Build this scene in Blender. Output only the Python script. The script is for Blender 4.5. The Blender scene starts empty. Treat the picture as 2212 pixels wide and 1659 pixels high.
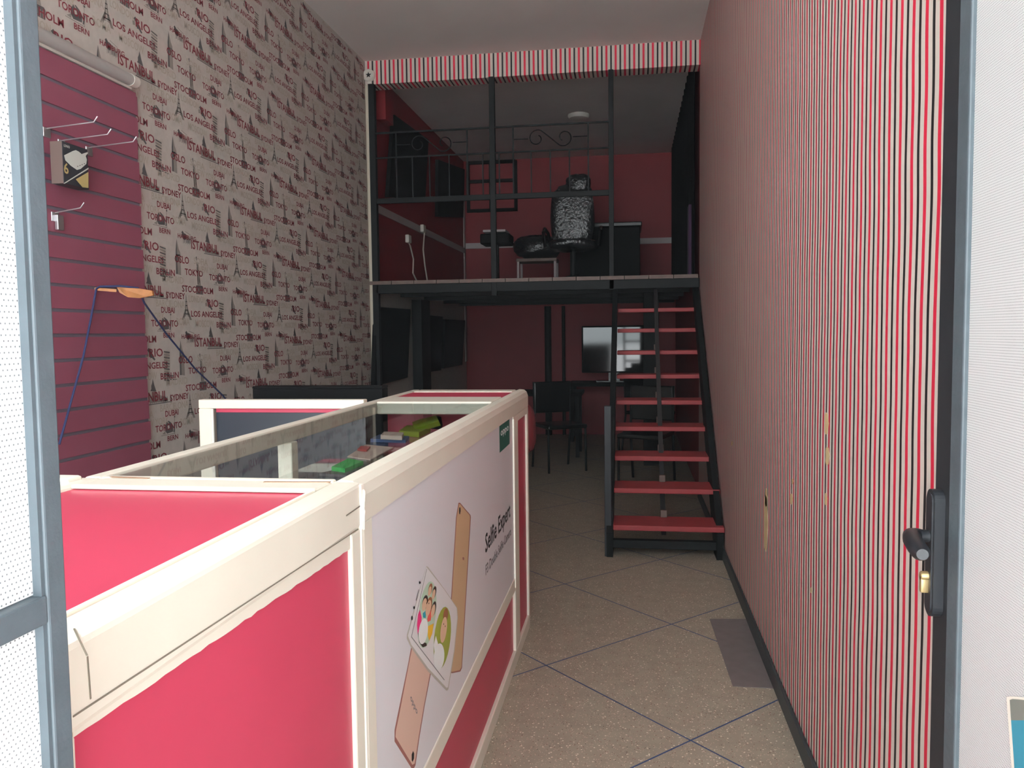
import bpy, bmesh, math, random
import numpy as np
from mathutils import Vector, Matrix

random.seed(7)
SC = bpy.context.scene
COL = SC.collection
# ------------------------------------------------------------------ camera
F = 1727.7; CX, CY = 1106.0, 829.5; EYE = np.array([0.0, 0.0, 1.38])
YAW, PITCH, ROLL = math.radians(8.5677), math.radians(-3.6343), math.radians(-0.6888)
f_ = np.array([-math.sin(YAW)*math.cos(PITCH), math.cos(YAW)*math.cos(PITCH), math.sin(PITCH)])
r_ = np.array([math.cos(YAW), math.sin(YAW), 0.0]); u_ = np.cross(r_, f_)
R_ = r_*math.cos(ROLL) + u_*math.sin(ROLL); U_ = -r_*math.sin(ROLL) + u_*math.cos(ROLL)
cam = bpy.data.objects.new('camera', bpy.data.cameras.new('camera')); COL.objects.link(cam)
cam.matrix_world = Matrix(((R_[0], U_[0], -f_[0], EYE[0]), (R_[1], U_[1], -f_[1], EYE[1]),
                           (R_[2], U_[2], -f_[2], EYE[2]), (0, 0, 0, 1)))
cam.data.sensor_width = 36.0; cam.data.lens = F/2212*36.0
cam.data.clip_start = 0.02; cam.data.clip_end = 200
SC.camera = cam

# ------------------------------------------------------------------ world, light, exposure
W = bpy.data.worlds.new('overcast_daylight'); SC.world = W; W.use_nodes = True
bg = W.node_tree.nodes['Background']
bg.inputs[0].default_value = (0.87, 0.965, 1.0, 1); bg.inputs[1].default_value = 9.2
po = bpy.data.objects.new('doorway_daylight_portal', bpy.data.lights.new('doorway_daylight_portal', 'AREA'))
COL.objects.link(po)
po.data.shape = 'RECTANGLE'; po.data.size = 2.7; po.data.size_y = 3.3
po.location = (-0.85, -0.32, 1.65); po.rotation_euler = (math.radians(90), 0, 0)
po.data.cycles.is_portal = True
sun = bpy.data.objects.new('sun_on_street', bpy.data.lights.new('sun_on_street', 'SUN')); COL.objects.link(sun)
sun.data.energy = 125.0; sun.data.color = (.97, .98, 1.0); sun.data.angle = math.radians(.6)
sun.rotation_euler = (math.radians(-32), math.radians(12), 0)     # stands behind the building: lights the street only
SC.view_settings.view_transform = 'Standard'; SC.view_settings.look = 'None'
SC.view_settings.exposure = 0.0; SC.view_settings.gamma = 1.0; SC.view_settings.use_curve_mapping = False
SC.cycles.max_bounces = 10; SC.cycles.diffuse_bounces = 6; SC.cycles.glossy_bounces = 4
SC.cycles.transparent_max_bounces = 16; SC.cycles.sample_clamp_indirect = 6.0
SC.cycles.use_denoising = True; SC.cycles.caustics_reflective = False; SC.cycles.caustics_refractive = False

# ------------------------------------------------------------------ measuring: pixel of the photograph -> point on a plane
def at(x, y, ax, c):
    d = (x-CX)/F*R_ - (y-CY)/F*U_ + f_
    t = (c-EYE[ax])/d[ax]
    p = EYE + d*t
    return (float(p[0]), float(p[1]), float(p[2]))

# ------------------------------------------------------------------ materials
def lin(c): return tuple(((v/255)/12.92 if v/255 <= .04045 else ((v/255+.055)/1.055)**2.4) for v in c)
M = {}
def mat(name, rgb, rough=.6, metal=0.0, spec=.5, noise=0.0, nscale=8.0, bump=0.0, bscale=60.0, coat=0.0):
    m = bpy.data.materials.new(name); m.use_nodes = True; nt = m.node_tree; b = nt.nodes['Principled BSDF']
    col = lin(rgb) if max(rgb) > 1.0 else rgb
    b.inputs['Base Color'].default_value = (*col, 1); b.inputs['Roughness'].default_value = rough
    b.inputs['Metallic'].default_value = metal; b.inputs['Specular IOR Level'].default_value = spec
    b.inputs['Coat Weight'].default_value = coat
    if noise or bump:
        tc = nt.nodes.new('ShaderNodeTexCoord')
    if noise:
        n = nt.nodes.new('ShaderNodeTexNoise'); n.inputs['Scale'].default_value = nscale; n.inputs['Detail'].default_value = 6
        nt.links.new(tc.outputs['Object'], n.inputs['Vector'])
        mr = nt.nodes.new('ShaderNodeMapRange'); mr.inputs[1].default_value = .3; mr.inputs[2].default_value = .7
        mr.inputs[3].default_value = 1-noise; mr.inputs[4].default_value = 1+noise*.5
        nt.links.new(n.outputs['Fac'], mr.inputs[0])
        mx = nt.nodes.new('ShaderNodeVectorMath'); mx.operation = 'SCALE'
        mx.inputs[0].default_value = col; nt.links.new(mr.outputs[0], mx.inputs['Scale'])
        nt.links.new(mx.outputs[0], b.inputs['Base Color'])
    if bump:
        n2 = nt.nodes.new('ShaderNodeTexNoise'); n2.inputs['Scale'].default_value = bscale; n2.inputs['Detail'].default_value = 4
        nt.links.new(tc.outputs['Object'], n2.inputs['Vector'])
        bp = nt.nodes.new('ShaderNodeBump'); bp.inputs['Strength'].default_value = bump; bp.inputs['Distance'].default_value = .01
        nt.links.new(n2.outputs['Fac'], bp.inputs['Height']); nt.links.new(bp.outputs[0], b.inputs['Normal'])
    M[name] = m
    return m

def math_node(nt, op, a, b=None, c=None):
    n = nt.nodes.new('ShaderNodeMath'); n.operation = op
    for i, v in enumerate((a, b, c)):
        if v is None: continue
        if isinstance(v, (int, float)): n.inputs[i].default_value = v
        else: nt.links.new(v, n.inputs[i])
    return n.outputs[0]

def stripes(name, axis, period, phase, wobble):
    """red, white, black, white paper stripes across one axis of the object"""
    m = bpy.data.materials.new(name); m.use_nodes = True; nt = m.node_tree; b = nt.nodes['Principled BSDF']
    tc = nt.nodes.new('ShaderNodeTexCoord'); sx = nt.nodes.new('ShaderNodeSeparateXYZ'); nt.links.new(tc.outputs['Object'], sx.inputs[0])
    co = sx.outputs[axis]
    if wobble:
        n = nt.nodes.new('ShaderNodeTexNoise'); n.inputs['Scale'].default_value = 1.0; n.inputs['Detail'].default_value = 1.5
        mp = nt.nodes.new('ShaderNodeMapping'); mp.inputs['Scale'].default_value = (1, 1.2, 2.4)
        nt.links.new(tc.outputs['Object'], mp.inputs[0]); nt.links.new(mp.outputs[0], n.inputs['Vector'])
        co = math_node(nt, 'ADD', co, math_node(nt, 'MULTIPLY', math_node(nt, 'SUBTRACT', n.outputs['Fac'], .5), wobble))
    q = math_node(nt, 'FRACT', math_node(nt, 'DIVIDE', math_node(nt, 'SUBTRACT', co, phase-100*period), period))
    cr = nt.nodes.new('ShaderNodeValToRGB'); cr.color_ramp.interpolation = 'CONSTANT'
    el = cr.color_ramp.elements
    white, red, black = (*lin((206, 196, 186)), 1), (*lin((196, 34, 62)), 1), (*lin((30, 28, 30)), 1)
    stops = [(0, red), (.115, white), (.41, black), (.59, white), (.885, red)]
    el[0].position = 0; el[0].color = red; el[1].position = .115; el[1].color = white
    for p, c in stops[2:]:
        e = el.new(p); e.color = c
    nt.links.new(q, cr.inputs[0]); nt.links.new(cr.outputs[0], b.inputs['Base Color'])
    b.inputs['Roughness'].default_value = .55; b.inputs['Specular IOR Level'].default_value = .35
    M[name] = m

def floor_mat():
    m = bpy.data.materials.new('terrazzo'); m.use_nodes = True; nt = m.node_tree; b = nt.nodes['Principled BSDF']
    tc = nt.nodes.new('ShaderNodeTexCoord')
    def vor(scale, seedoff):
        mp = nt.nodes.new('ShaderNodeMapping'); mp.inputs['Location'].default_value = (seedoff, seedoff*2, 0)
        nt.links.new(tc.outputs['Object'], mp.inputs[0])
        v = nt.nodes.new('ShaderNodeTexVoronoi'); v.inputs['Scale'].default_value = scale
        nt.links.new(mp.outputs[0], v.inputs['Vector']); return v
    no = nt.nodes.new('ShaderNodeTexNoise'); no.inputs['Scale'].default_value = 14; no.inputs['Detail'].default_value = 8
    nt.links.new(tc.outputs['Object'], no.inputs['Vector'])
    base = nt.nodes.new('ShaderNodeMix'); base.data_type = 'RGBA'
    base.inputs[6].default_value = (*lin((151, 138, 122)), 1); base.inputs[7].default_value = (*lin((178, 168, 150)), 1)
    nt.links.new(no.outputs['Fac'], base.inputs[0])
    last = base.outputs[2]
    for scale, off, thr, rgb in ((55, 0.0, .16, (236, 226, 208)), (70, 3.1, .13, (118, 60, 48)), (46, 7.7, .09, (66, 54, 50)), (110, 5.0, .2, (214, 190, 172))):
        v = vor(scale, off); mk = math_node(nt, 'LESS_THAN', v.outputs['Distance'], thr)
        mx = nt.nodes.new('ShaderNodeMix'); mx.data_type = 'RGBA'
        nt.links.new(mk, mx.inputs[0]); nt.links.new(last, mx.inputs[6]); mx.inputs[7].default_value = (*lin(rgb), 1); last = mx.outputs[2]
    sx = nt.nodes.new('ShaderNodeSeparateXYZ'); nt.links.new(tc.outputs['Object'], sx.inputs[0])
    u = math_node(nt, 'MULTIPLY', math_node(nt, 'ADD', sx.outputs[0], sx.outputs[1]), .70711)
    w = math_node(nt, 'MULTIPLY', math_node(nt, 'SUBTRACT', sx.outputs[0], sx.outputs[1]), .70711)
    lines = None
    for c, o, per in ((u, 2.03, .76), (w, -2.535, .777)):
        q = math_node(nt, 'FRACT', math_node(nt, 'DIVIDE', math_node(nt, 'SUBTRACT', c, o-50.5*per), per))
        l = math_node(nt, 'LESS_THAN', math_node(nt, 'ABSOLUTE', math_node(nt, 'SUBTRACT', q, .5)), .0042)
        lines = l if lines is None else math_node(nt, 'MAXIMUM', lines, l)
    mx = nt.nodes.new('ShaderNodeMix'); mx.data_type = 'RGBA'
    nt.links.new(lines, mx.inputs[0]); nt.links.new(last, mx.inputs[6]); mx.inputs[7].default_value = (*lin((58, 80, 122)), 1)
    nt.links.new(mx.outputs[2], b.inputs['Base Color'])
    b.inputs['Roughness'].default_value = .5; b.inputs['Specular IOR Level'].default_value = .35
    M['terrazzo'] = m

def perforated(name, rgb, dot):
    m = bpy.data.materials.new(name); m.use_nodes = True; nt = m.node_tree; b = nt.nodes['Principled BSDF']
    tc = nt.nodes.new('ShaderNodeTexCoord'); sx = nt.nodes.new('ShaderNodeSeparateXYZ'); nt.links.new(tc.outputs['Object'], sx.inputs[0])
    y = math_node(nt, 'MULTIPLY', sx.outputs[1], 260.0); z = math_node(nt, 'MULTIPLY', sx.outputs[2], 260.0)
    odd = math_node(nt, 'MULTIPLY', math_node(nt, 'FRACT', math_node(nt, 'MULTIPLY', math_node(nt, 'FLOOR', z), .5)), 1.0)
    fy = math_node(nt, 'SUBTRACT', math_node(nt, 'FRACT', math_node(nt, 'ADD', math_node(nt, 'ADD', y, odd), 1000)), .5)
    fz = math_node(nt, 'SUBTRACT', math_node(nt, 'FRACT', z), .5)
    d = math_node(nt, 'SQRT', math_node(nt, 'ADD', math_node(nt, 'MULTIPLY', fy, fy), math_node(nt, 'MULTIPLY', fz, fz)))
    mk = math_node(nt, 'LESS_THAN', d, dot)
    mx = nt.nodes.new('ShaderNodeMix'); mx.data_type = 'RGBA'; nt.links.new(mk, mx.inputs[0])
    mx.inputs[6].default_value = (*lin(rgb), 1); mx.inputs[7].default_value = (*lin((120, 124, 126)), 1)
    nt.links.new(mx.outputs[2], b.inputs['Base Color']); b.inputs['Roughness'].default_value = .5
    b.inputs['Transmission Weight'].default_value = 0
    tr = nt.nodes.new('ShaderNodeBsdfTranslucent'); nt.links.new(mx.outputs[2], tr.inputs[0])
    ms = nt.nodes.new('ShaderNodeMixShader'); ms.inputs[0].default_value = .4
    nt.links.new(b.outputs[0], ms.inputs[1]); nt.links.new(tr.outputs[0], ms.inputs[2])
    nt.links.new(ms.outputs[0], nt.nodes['Material Output'].inputs[0])
    M[name] = m

def glass_mat(name, tint):
    m = bpy.data.materials.new(name); m.use_nodes = True; nt = m.node_tree
    nt.nodes.remove(nt.nodes['Principled BSDF'])
    t = nt.nodes.new('ShaderNodeBsdfTransparent'); t.inputs[0].default_value = (*tint, 1)
    g = nt.nodes.new('ShaderNodeBsdfGlossy'); g.inputs['Roughness'].default_value = .03
    fr = nt.nodes.new('ShaderNodeFresnel'); fr.inputs[0].default_value = 1.45
    ms = nt.nodes.new('ShaderNodeMixShader')
    ge = nt.nodes.new('ShaderNodeNewGeometry'); k_ = math_node(nt, 'MULTIPLY', fr.outputs[0], math_node(nt, 'SUBTRACT', 1.0, ge.outputs['Backfacing']))
    nt.links.new(k_, ms.inputs[0]); nt.links.new(t.outputs[0], ms.inputs[1]); nt.links.new(g.outputs[0], ms.inputs[2])
    nt.links.new(ms.outputs[0], nt.nodes['Material Output'].inputs[0]); M[name] = m

mat('wallpaper', (198, 192, 184), .75, noise=.07, nscale=30)
mat('city_red', (126, 44, 54), .8); mat('city_grey', (92, 90, 90), .8); mat('city_mid', (146, 140, 132), .8); mat('ghost_grey', (184, 176, 162), .8)
mat('white_paint', (232, 226, 222), .8, noise=.04, nscale=3)
mat('red_paint', (126, 19, 27), .6, noise=.08, nscale=4)
mat('red_board', (190, 62, 88), .42, noise=.05, nscale=5, spec=.4)
mat('slat_red_veiled', (144, 80, 98), .45, noise=.05, nscale=4); mat('slat_groove', (116, 108, 120), .5)  # board red is greyed so its colour carries the lens glare
mat('cream_metal', (234, 228, 212), .4, spec=.5, noise=.04, nscale=9)
mat('cream_edge', (250, 246, 232), .35); mat('joint_grey', (120, 112, 98), .7)
mat('poster_white', (226, 224, 228), .4); mat('black_metal', (19, 21, 22), .6, spec=.2, noise=.1, nscale=12)
mat('grey_metal', (82, 92, 98), .5, spec=.5, noise=.14, nscale=26, bump=.1)
mat('dark_grey_metal', (40, 42, 46), .5, spec=.35, noise=.1, nscale=20)
mat('rust', (150, 108, 88), .9); mat('handle_black', (38, 40, 44), .38); mat('handle_grey', (120, 126, 128), .35, metal=.6)
mat('brass', (190, 166, 120), .4, metal=.7)
mat('wood', (176, 118, 70), .6, noise=.2, nscale=30); mat('strut_grey', (48, 44, 44), .6); mat('deck_wood', (104, 84, 76), .6, noise=.2, nscale=20)
mat('tread_red', (152, 50, 53), .6, noise=.08, nscale=10)
mat('black_gloss', (10, 11, 12), .25, spec=.5); mat('black_matt', (13, 13, 14), .8, spec=.2); mat('navy_dark', (44, 50, 60), .3)
mat('screen', (8, 9, 10), .06, spec=.4); mat('plaster', (200, 176, 132), .9)
mat('white_plastic', (226, 222, 212), .45); mat('tube_grey', (170, 166, 162), .5); mat('cable_blue', (44, 52, 92), .6)
mat('string_white', (200, 190, 180), .6); mat('steel', (196, 194, 196), .3, metal=.8)
mat('green', (52, 168, 84), .45); mat('lime', (168, 200, 50), .4); mat('oppo_green', (18, 92, 76), .5)
mat('print_white', (236, 240, 238), .6); mat('print_black', (20, 18, 20), .6); mat('print_grey', (120, 116, 118), .6)
mat('gold', (206, 172, 132), .45); mat('gold_dark', (160, 122, 96), .45); mat('rose', (222, 186, 168), .4); mat('rose_edge', (156, 98, 90), .5)
mat('phone_white', (232, 230, 230), .35); mat('phone_edge', (190, 184, 172), .35)
mat('skin', (222, 184, 152), .6); mat('hair', (58, 36, 30), .6); mat('hair_brown', (150, 96, 60), .6); mat('pink', (226, 40, 120), .5)
mat('teal', (40, 160, 178), .5); mat('coral', (226, 84, 76), .5); mat('yellow', (238, 188, 44), .5); mat('olive', (158, 168, 58), .5); mat('pale_green', (190, 216, 190), .5)
mat('box_dark', (52, 54, 60), .5); mat('box_brown', (100, 84, 78), .6); mat('box_gold', (190, 172, 116), .5); mat('box_white', (216, 222, 214), .5)
mat('teal_sticker', (60, 150, 175), .4); mat('grey_sticker', (128, 132, 124), .6)
mat('bag_red', (96, 20, 26), .7); mat('curtain', (14, 13, 15), .95, spec=.1); mat('purple', (56, 30, 58), .9); mat('street', (160, 160, 160), .9)
mat('baseboard_dark', (58, 64, 66), .5, noise=.1); mat('patch', (122, 113, 112), .55, noise=.1, nscale=20); mat('conduit', (200, 190, 172), .5)
mat('border_white', (178, 166, 166), .6); mat('plastic_wrap', (26, 26, 28), .2, bump=1.0, bscale=40, spec=.7)
mat('shelf_item_a', (90, 86, 90), .4); mat('shelf_item_b', (200, 180, 170), .5); mat('shelf_item_c', (176, 70, 70), .5); mat('blue_bag', (60, 84, 130), .5)
stripes('stripes_wall', 1, .0705, 1.566, .036); stripes('stripes_beam', 0, .0748, -2.222, 0)
floor_mat(); perforated('perforated_white', (250, 252, 252), .17); glass_mat('clear_glass', (.95, .97, .96)); glass_mat('shelf_glass', (.93, .95, .94))

# ------------------------------------------------------------------ mesh builder
class MB:
    def __init__(s): s.v = []; s.f = []; s.m = []; s.smooth = []
    def add(s, vs, fs, mi=0, sm=False):
        o = len(s.v); s.v += [tuple(map(float, v)) for v in vs]
        s.f += [tuple(i+o for i in f) for f in fs]; s.m += [mi]*len(fs); s.smooth += [sm]*len(fs); return s
    def box(s, x0, x1, y0, y1, z0, z1, mi=0, bev=0.0):
        x0, x1 = min(x0, x1), max(x0, x1); y0, y1 = min(y0, y1), max(y0, y1); z0, z1 = min(z0, z1), max(z0, z1)
        b = min(bev, (x1-x0)*.45, (y1-y0)*.45, (z1-z0)*.45)
        if b <= 0:
            vs = [(x, y, z) for x in (x0, x1) for y in (y0, y1) for z in (z0, z1)]
            return s.add(vs, [(0, 1, 3, 2), (4, 6, 7, 5), (0, 4, 5, 1), (2, 3, 7, 6), (0, 2, 6, 4), (1, 5, 7, 3)], mi)
        bm = bmesh.new(); bmesh.ops.create_cube(bm, size=1)
        for v in bm.verts: v.co = Vector(((x0+x1)/2+v.co.x*(x1-x0), (y0+y1)/2+v.co.y*(y1-y0), (z0+z1)/2+v.co.z*(z1-z0)))
        bmesh.ops.bevel(bm, geom=bm.edges[:], offset=b, segments=2, profile=.5, affect='EDGES')
        bm.verts.index_update()
        s.add([v.co[:] for v in bm.verts], [tuple(v.index for v in f.verts) for f in bm.faces], mi); bm.free(); return s
    def tube(s, pts, r, n=8, mi=0, caps=True):
        pts = [Vector(p) for p in pts]; rs = r if isinstance(r, (list, tuple)) else [r]*len(pts)
        vs = []; fs = []; prev = None
        for i, p in enumerate(pts):
            t = (pts[min(i+1, len(pts)-1)]-pts[max(i-1, 0)]).normalized()
            if prev is None:
                a = Vector((0, 0, 1)) if abs(t.z) < .9 else Vector((1, 0, 0)); nn = t.cross(a).normalized()
            else:
                nn = (prev-t*prev.dot(t)).normalized()
            prev = nn; bn = t.cross(nn)
            for k in range(n):
                a = 2*math.pi*k/n; vs.append(p+(nn*math.cos(a)+bn*math.sin(a))*rs[i])
        for i in range(len(pts)-1):
            for k in range(n): fs.append((i*n+k, i*n+(k+1) % n, (i+1)*n+(k+1) % n, (i+1)*n+k))
        if caps: fs += [tuple(range(n-1, -1, -1)), tuple(range((len(pts)-1)*n, len(pts)*n))]
        return s.add(vs, fs, mi, True)
    def bar(s, a, b, w, h, mi=0, up=(0, 0, 1)):
        """rectangular bar from a to b, w sideways, h along up"""
        a, b = Vector(a), Vector(b); t = (b-a).normalized(); upv = Vector(up)
        sd = t.cross(upv).normalized(); uv = sd.cross(t).normalized()
        vs = [p+sd*(w/2*i)+uv*(h/2*j) for p in (a, b) for i, j in ((-1, -1), (1, -1), (1, 1), (-1, 1))]
        return s.add(vs, [(0, 1, 2, 3), (7, 6, 5, 4), (0, 4, 5, 1), (1, 5, 6, 2), (2, 6, 7, 3), (3, 7, 4, 0)], mi)
    def prism(s, poly, direc, mi=0, sm=False):
        """polygon (3-D points) pushed along direc"""
        n = len(poly); P = [Vector(p) for p in poly]; d = Vector(direc)
        return s.add(P+[p+d for p in P], [tuple(range(n))[::-1], tuple(range(n, 2*n))]+[(i, (i+1) % n, (i+1) % n+n, i+n) for i in range(n)], mi, sm)
    def poly(s, pts, mi=0): return s.add(pts, [tuple(range(len(pts)))], mi)
    def lathe(s, prof, c, axis, n=24, mi=0):
        """profile (radius, along) turned about axis through c"""
        ax = Vector(axis).normalized(); a = Vector((0, 0, 1)) if abs(ax.z) < .9 else Vector((1, 0, 0))
        e1 = ax.cross(a).normalized(); e2 = ax.cross(e1); c = Vector(c); vs = []
        for r, h in prof:
            for k in range(n):
                t = 2*math.pi*k/n; vs.append(c+ax*h+(e1*math.cos(t)+e2*math.sin(t))*r)
        fs = [(i*n+k, i*n+(k+1) % n, (i+1)*n+(k+1) % n, (i+1)*n+k) for i in range(len(prof)-1) for k in range(n)]
        fs += [tuple(range(n-1, -1, -1)), tuple(range((len(prof)-1)*n, len(prof)*n))]
        return s.add(vs, fs, mi, True)
    def build(s, name, mats, parent=None, origin=None):
        me = bpy.data.meshes.new(name)
        o = bpy.data.objects.new(name, me); COL.objects.link(o)
        org = Vector(origin) if origin is not None else Vector((0, 0, 0))
        me.from_pydata([tuple(Vector(v)-org) for v in s.v], [], s.f)
        for m in (mats if isinstance(mats, (list, tuple)) else [mats]): me.materials.append(M[m])
        me.polygons.foreach_set('material_index', s.m)
        if any(s.smooth):
            me.polygons.foreach_set('use_smooth', s.smooth); me.set_sharp_from_angle(angle=math.radians(40))
        me.update()
        if s.closed():
            bm = bmesh.new(); bm.from_mesh(me); bmesh.ops.recalc_face_normals(bm, faces=bm.faces[:]); bm.to_mesh(me); bm.free()
        if parent is not None:
            o.parent = parent; o.location = org-Vector(parent.location)
        else: o.location = org
        return o
    def closed(s): return len(s.f) < 60000

def tag(o, label=None, cat=None, group=None, kind=None):
    for k, v in (('label', label), ('category', cat), ('group', group), ('kind', kind)):
        if v: o[k] = v
    return o
def thing(name, label, cat, loc=(0, 0, 0), group=None, kind=None):
    o = bpy.data.objects.new(name, None); COL.objects.link(o); o.location = loc; o.empty_display_size = .05
    return tag(o, label, cat, group, kind)
def copy_tree(o, parent=None):
    c = o.copy(); COL.objects.link(c); c.parent = parent
    for ch in [x for x in COL.objects if x.parent == o]: copy_tree(ch, c)
    return c

_tc = {}
def text_polys(txt):
    """letters as flat triangles, baseline at 0, cap height 1, left edge at 0"""
    if txt in _tc: return _tc[txt]
    cu = bpy.data.curves.new('t', 'FONT'); cu.body = txt; cu.resolution_u = 2; cu.size = 1; cu.offset = .018
    ob = bpy.data.objects.new('t', cu); COL.objects.link(ob)
    dg = bpy.context.evaluated_depsgraph_get(); dg.update(); me = bpy.data.meshes.new_from_object(ob.evaluated_get(dg))
    v = np.array([p.co[:2] for p in me.vertices]); f = [tuple(p.vertices) for p in me.polygons]
    bpy.data.objects.remove(ob); bpy.data.curves.remove(cu); bpy.data.meshes.remove(me)
    v[:, 0] -= v[:, 0].min(); _tc[txt] = (v, f); return _tc[txt]
CAPH = float(text_polys('H')[0][:, 1].max())
def put_text(mb, txt, org, du, dv, width, height, mi, shear=0):
    """org = left end of the baseline, du/dv unit vectors; height = cap height"""
    v, f = text_polys(txt); w = v[:, 0].max(); o, du, dv = Vector(org), Vector(du), Vector(dv)
    mb.add([o+du*(x/w*width+shear*y)+dv*(y/CAPH*height) for x, y in v], f, mi)

LX, RX, ZC, BY, BACK, FRONT = -2.255, .548, 3.711, 6.73, 10.8, -.30
XF = -.48          # outer face of the counters
ZT = 1.118         # counter top

# ================================================================== THE SETTING
MB().box(-2.5, .75, FRONT-.15, BACK+.15, -.12, 0).build('floor', 'terrazzo')['kind'] = 'structure'
MB().box(-2.5, .75, FRONT-.15, BACK+.15, ZC, ZC+.12).build('ceiling', 'white_paint')['kind'] = 'structure'
tag(MB().box(-40, 40, -60, FRONT-.15, -.17, -.05).build('ground', 'street'), kind='structure')
wr = MB().box(RX, RX+.15, FRONT-.15, BY+.06, 0, ZC)
for (px, py, w_, h_) in ((1654, 1130, 5, 62), (1655, 1075, 3, 20), (1709, 1078, 4, 12), (1712, 1040, 2, 6), (1785, 915, 5, 24), (1787, 985, 5, 20), (1784, 1078, 3, 14), (1752, 1275, 2, 6), (1581, 958, 2, 5)):
    wr.prism([at(px+w_*math.cos(k*math.pi/6)*(1+.3*math.sin(k*5)), py+h_*math.sin(k*math.pi/6), 0, RX-.0008) for k in range(12)], (.0008, 0, 0), 1)
wr.build('wall_right', ['stripes_wall', 'plaster'])['kind'] = 'structure'
MB().box(RX+.02, RX+.17, BY+.06, BACK, 0, ZC).build('wall_right_rear', 'red_paint')['kind'] = 'structure'
MB().box(-2.5, .75, BACK, BACK+.15, 0, ZC).build('wall_back', 'red_paint')['kind'] = 'structure'
fw = MB().box(-2.5, .75, FRONT-.15, FRONT, 3.3, ZC).box(-2.5, -2.2, FRONT-.15, FRONT, 0, 3.3).build('wall_front', 'white_paint')
fw['kind'] = 'structure'

# left wall with its printed city wallpaper (the print belongs to the wall's own mesh)
wl = MB()
wl.box(LX-.15, LX, FRONT-.15, BACK, 0, 1.79)
wl.box(LX-.15, LX, FRONT-.15, BY+.06, 1.79, ZC)
wl.box(LX-.15, LX, BY+.06, BACK, 1.79, ZC, 5)
MB().box(LX, LX+.085, 7.03, 7.26, 3.30, ZC).build('trim_4', 'red_paint')['kind'] = 'structure'
base_wall = wl
cell = MB()
def wp(y, z): return (0.0, y, z)
for t, y, z, w, h in (('ISTANBUL', 3.337, 2.597, .278, .045), ('SYDNEY', 3.638, 2.587, .167, .030), ('DUBAI', 3.592, 2.514, .114, .028),
                      ('STOCKHOLM', 3.781, 2.625, .305, .032), ('TORONTO', 3.506, 2.447, .227, .031), ('TOKYO', 3.813, 2.712, .172, .032),
                      ('BERLIN', 3.565, 2.698, .157, .030), ('OSLO', 3.725, 2.769, .130, .035), ('LOS ANGELES', 3.857, 2.500, .318, .030),
                      ('RIO', 4.024, 2.557, .113, .038), ('BERN', 3.602, 2.393, .093, .024), ('HAMBURG', 3.761, 2.386, .17, .022)):
    put_text(cell, t, wp(y, z), (0, 1, 0), (0, 0, 1), w, h, 1)
for t, y, z, w, h in (('MOSCOW', 3.35, 2.700, .186, .036), ('MADRID', 3.609, 2.664, .19, .034), ('BARCELONA', 3.55, 2.543, .25, .034),
                      ('SOFIA', 3.901, 2.774, .14, .034), ('LONDON', 3.84, 2.575, .17, .034), ('ROMA', 3.72, 2.455, .12, .036), ('NEW YORK', 3.40, 2.480, .22, .034)):
    put_text(cell, t, wp(y, z), (0, 1, 0), (0, 0, 1), w, h, 4)
def sil(pts, mi, dx=-.0003):
    cell.poly([(dx, y, z) for y, z in pts], mi)
def strip(a, b, w, mi, dx=-.0003):
    (y0, z0), (y1, z1) = a, b; d = math.hypot(y1-y0, z1-z0); ny, nz = -(z1-z0)/d*w/2, (y1-y0)/d*w/2
    sil([(y0-ny, z0-nz), (y1-ny, z1-nz), (y1+ny, z1+nz), (y0+ny, z0+nz)], mi, dx)
# tapering lattice tower
for sgn in (-1, 1):
    sil([(3.816+sgn*.001, 2.62), (3.816+sgn*.007, 2.57), (3.816+sgn*.014, 2.535), (3.816+sgn*.047, 2.482), (3.816+sgn*.026, 2.482), (3.816+sgn*.003, 2.53), (3.816, 2.60)], 3)
for z, hw in ((2.575, .008), (2.555, .010), (2.532, .017), (2.512, .028)): strip((3.816-hw, z), (3.816+hw, z), .005, 2)
for k in range(5): strip((3.800-k*.004, 2.525-k*.007), (3.812+k*.0, 2.533-k*.007), .0025, 2); strip((3.832+k*.004, 2.525-k*.007), (3.82, 2.533-k*.007), .0025, 2)
# dark pointed tower over a columned palace
sil([(3.500, 2.705), (3.494, 2.685), (3.486, 2.672), (3.486, 2.658), (3.478, 2.648), (3.526, 2.643), (3.517, 2.662), (3.512, 2.672), (3.506, 2.69)], 2)
sil([(3.488, 2.645), (3.518, 2.645), (3.545, 2.625), (3.60, 2.612), (3.62, 2.60), (3.62, 2.59), (3.47, 2.59), (3.485, 2.62)], 3)
for k in range(10): strip((3.474+k*.0155, 2.588), (3.474+k*.0155, 2.612+(.012 if k < 5 else 0)), .004, 2)
strip((3.462, 2.584), (3.64, 2.584), .004, 2); sil([(3.585, 2.59), (3.60, 2.612), (3.612, 2.59)], 2)
# statue with a raised torch
strip((3.927, 2.808), (3.932, 2.762), .005, 2); sil([(3.921, 2.808), (3.929, 2.816), (3.933, 2.806)], 2)
sil([(3.930, 2.768), (3.938, 2.778), (3.946, 2.775), (3.948, 2.762), (3.958, 2.735), (3.956, 2.70), (3.964, 2.665), (3.930, 2.665), (3.934, 2.71), (3.932, 2.745)], 3)
strip((3.932, 2.76), (3.934, 2.67), .007, 2); strip((3.95, 2.73), (3.953, 2.68), .006, 2); sil([(3.936, 2.775), (3.943, 2.786), (3.95, 2.776)], 2)
sil([(3.912, 2.655), (3.918, 2.664), (3.978, 2.664), (3.985, 2.655), (3.982, 2.618), (3.914, 2.618)], 2)
for k in range(4): strip((3.924+k*.016, 2.62), (3.924+k*.016, 2.65), .005, 3, -.0001)
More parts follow.
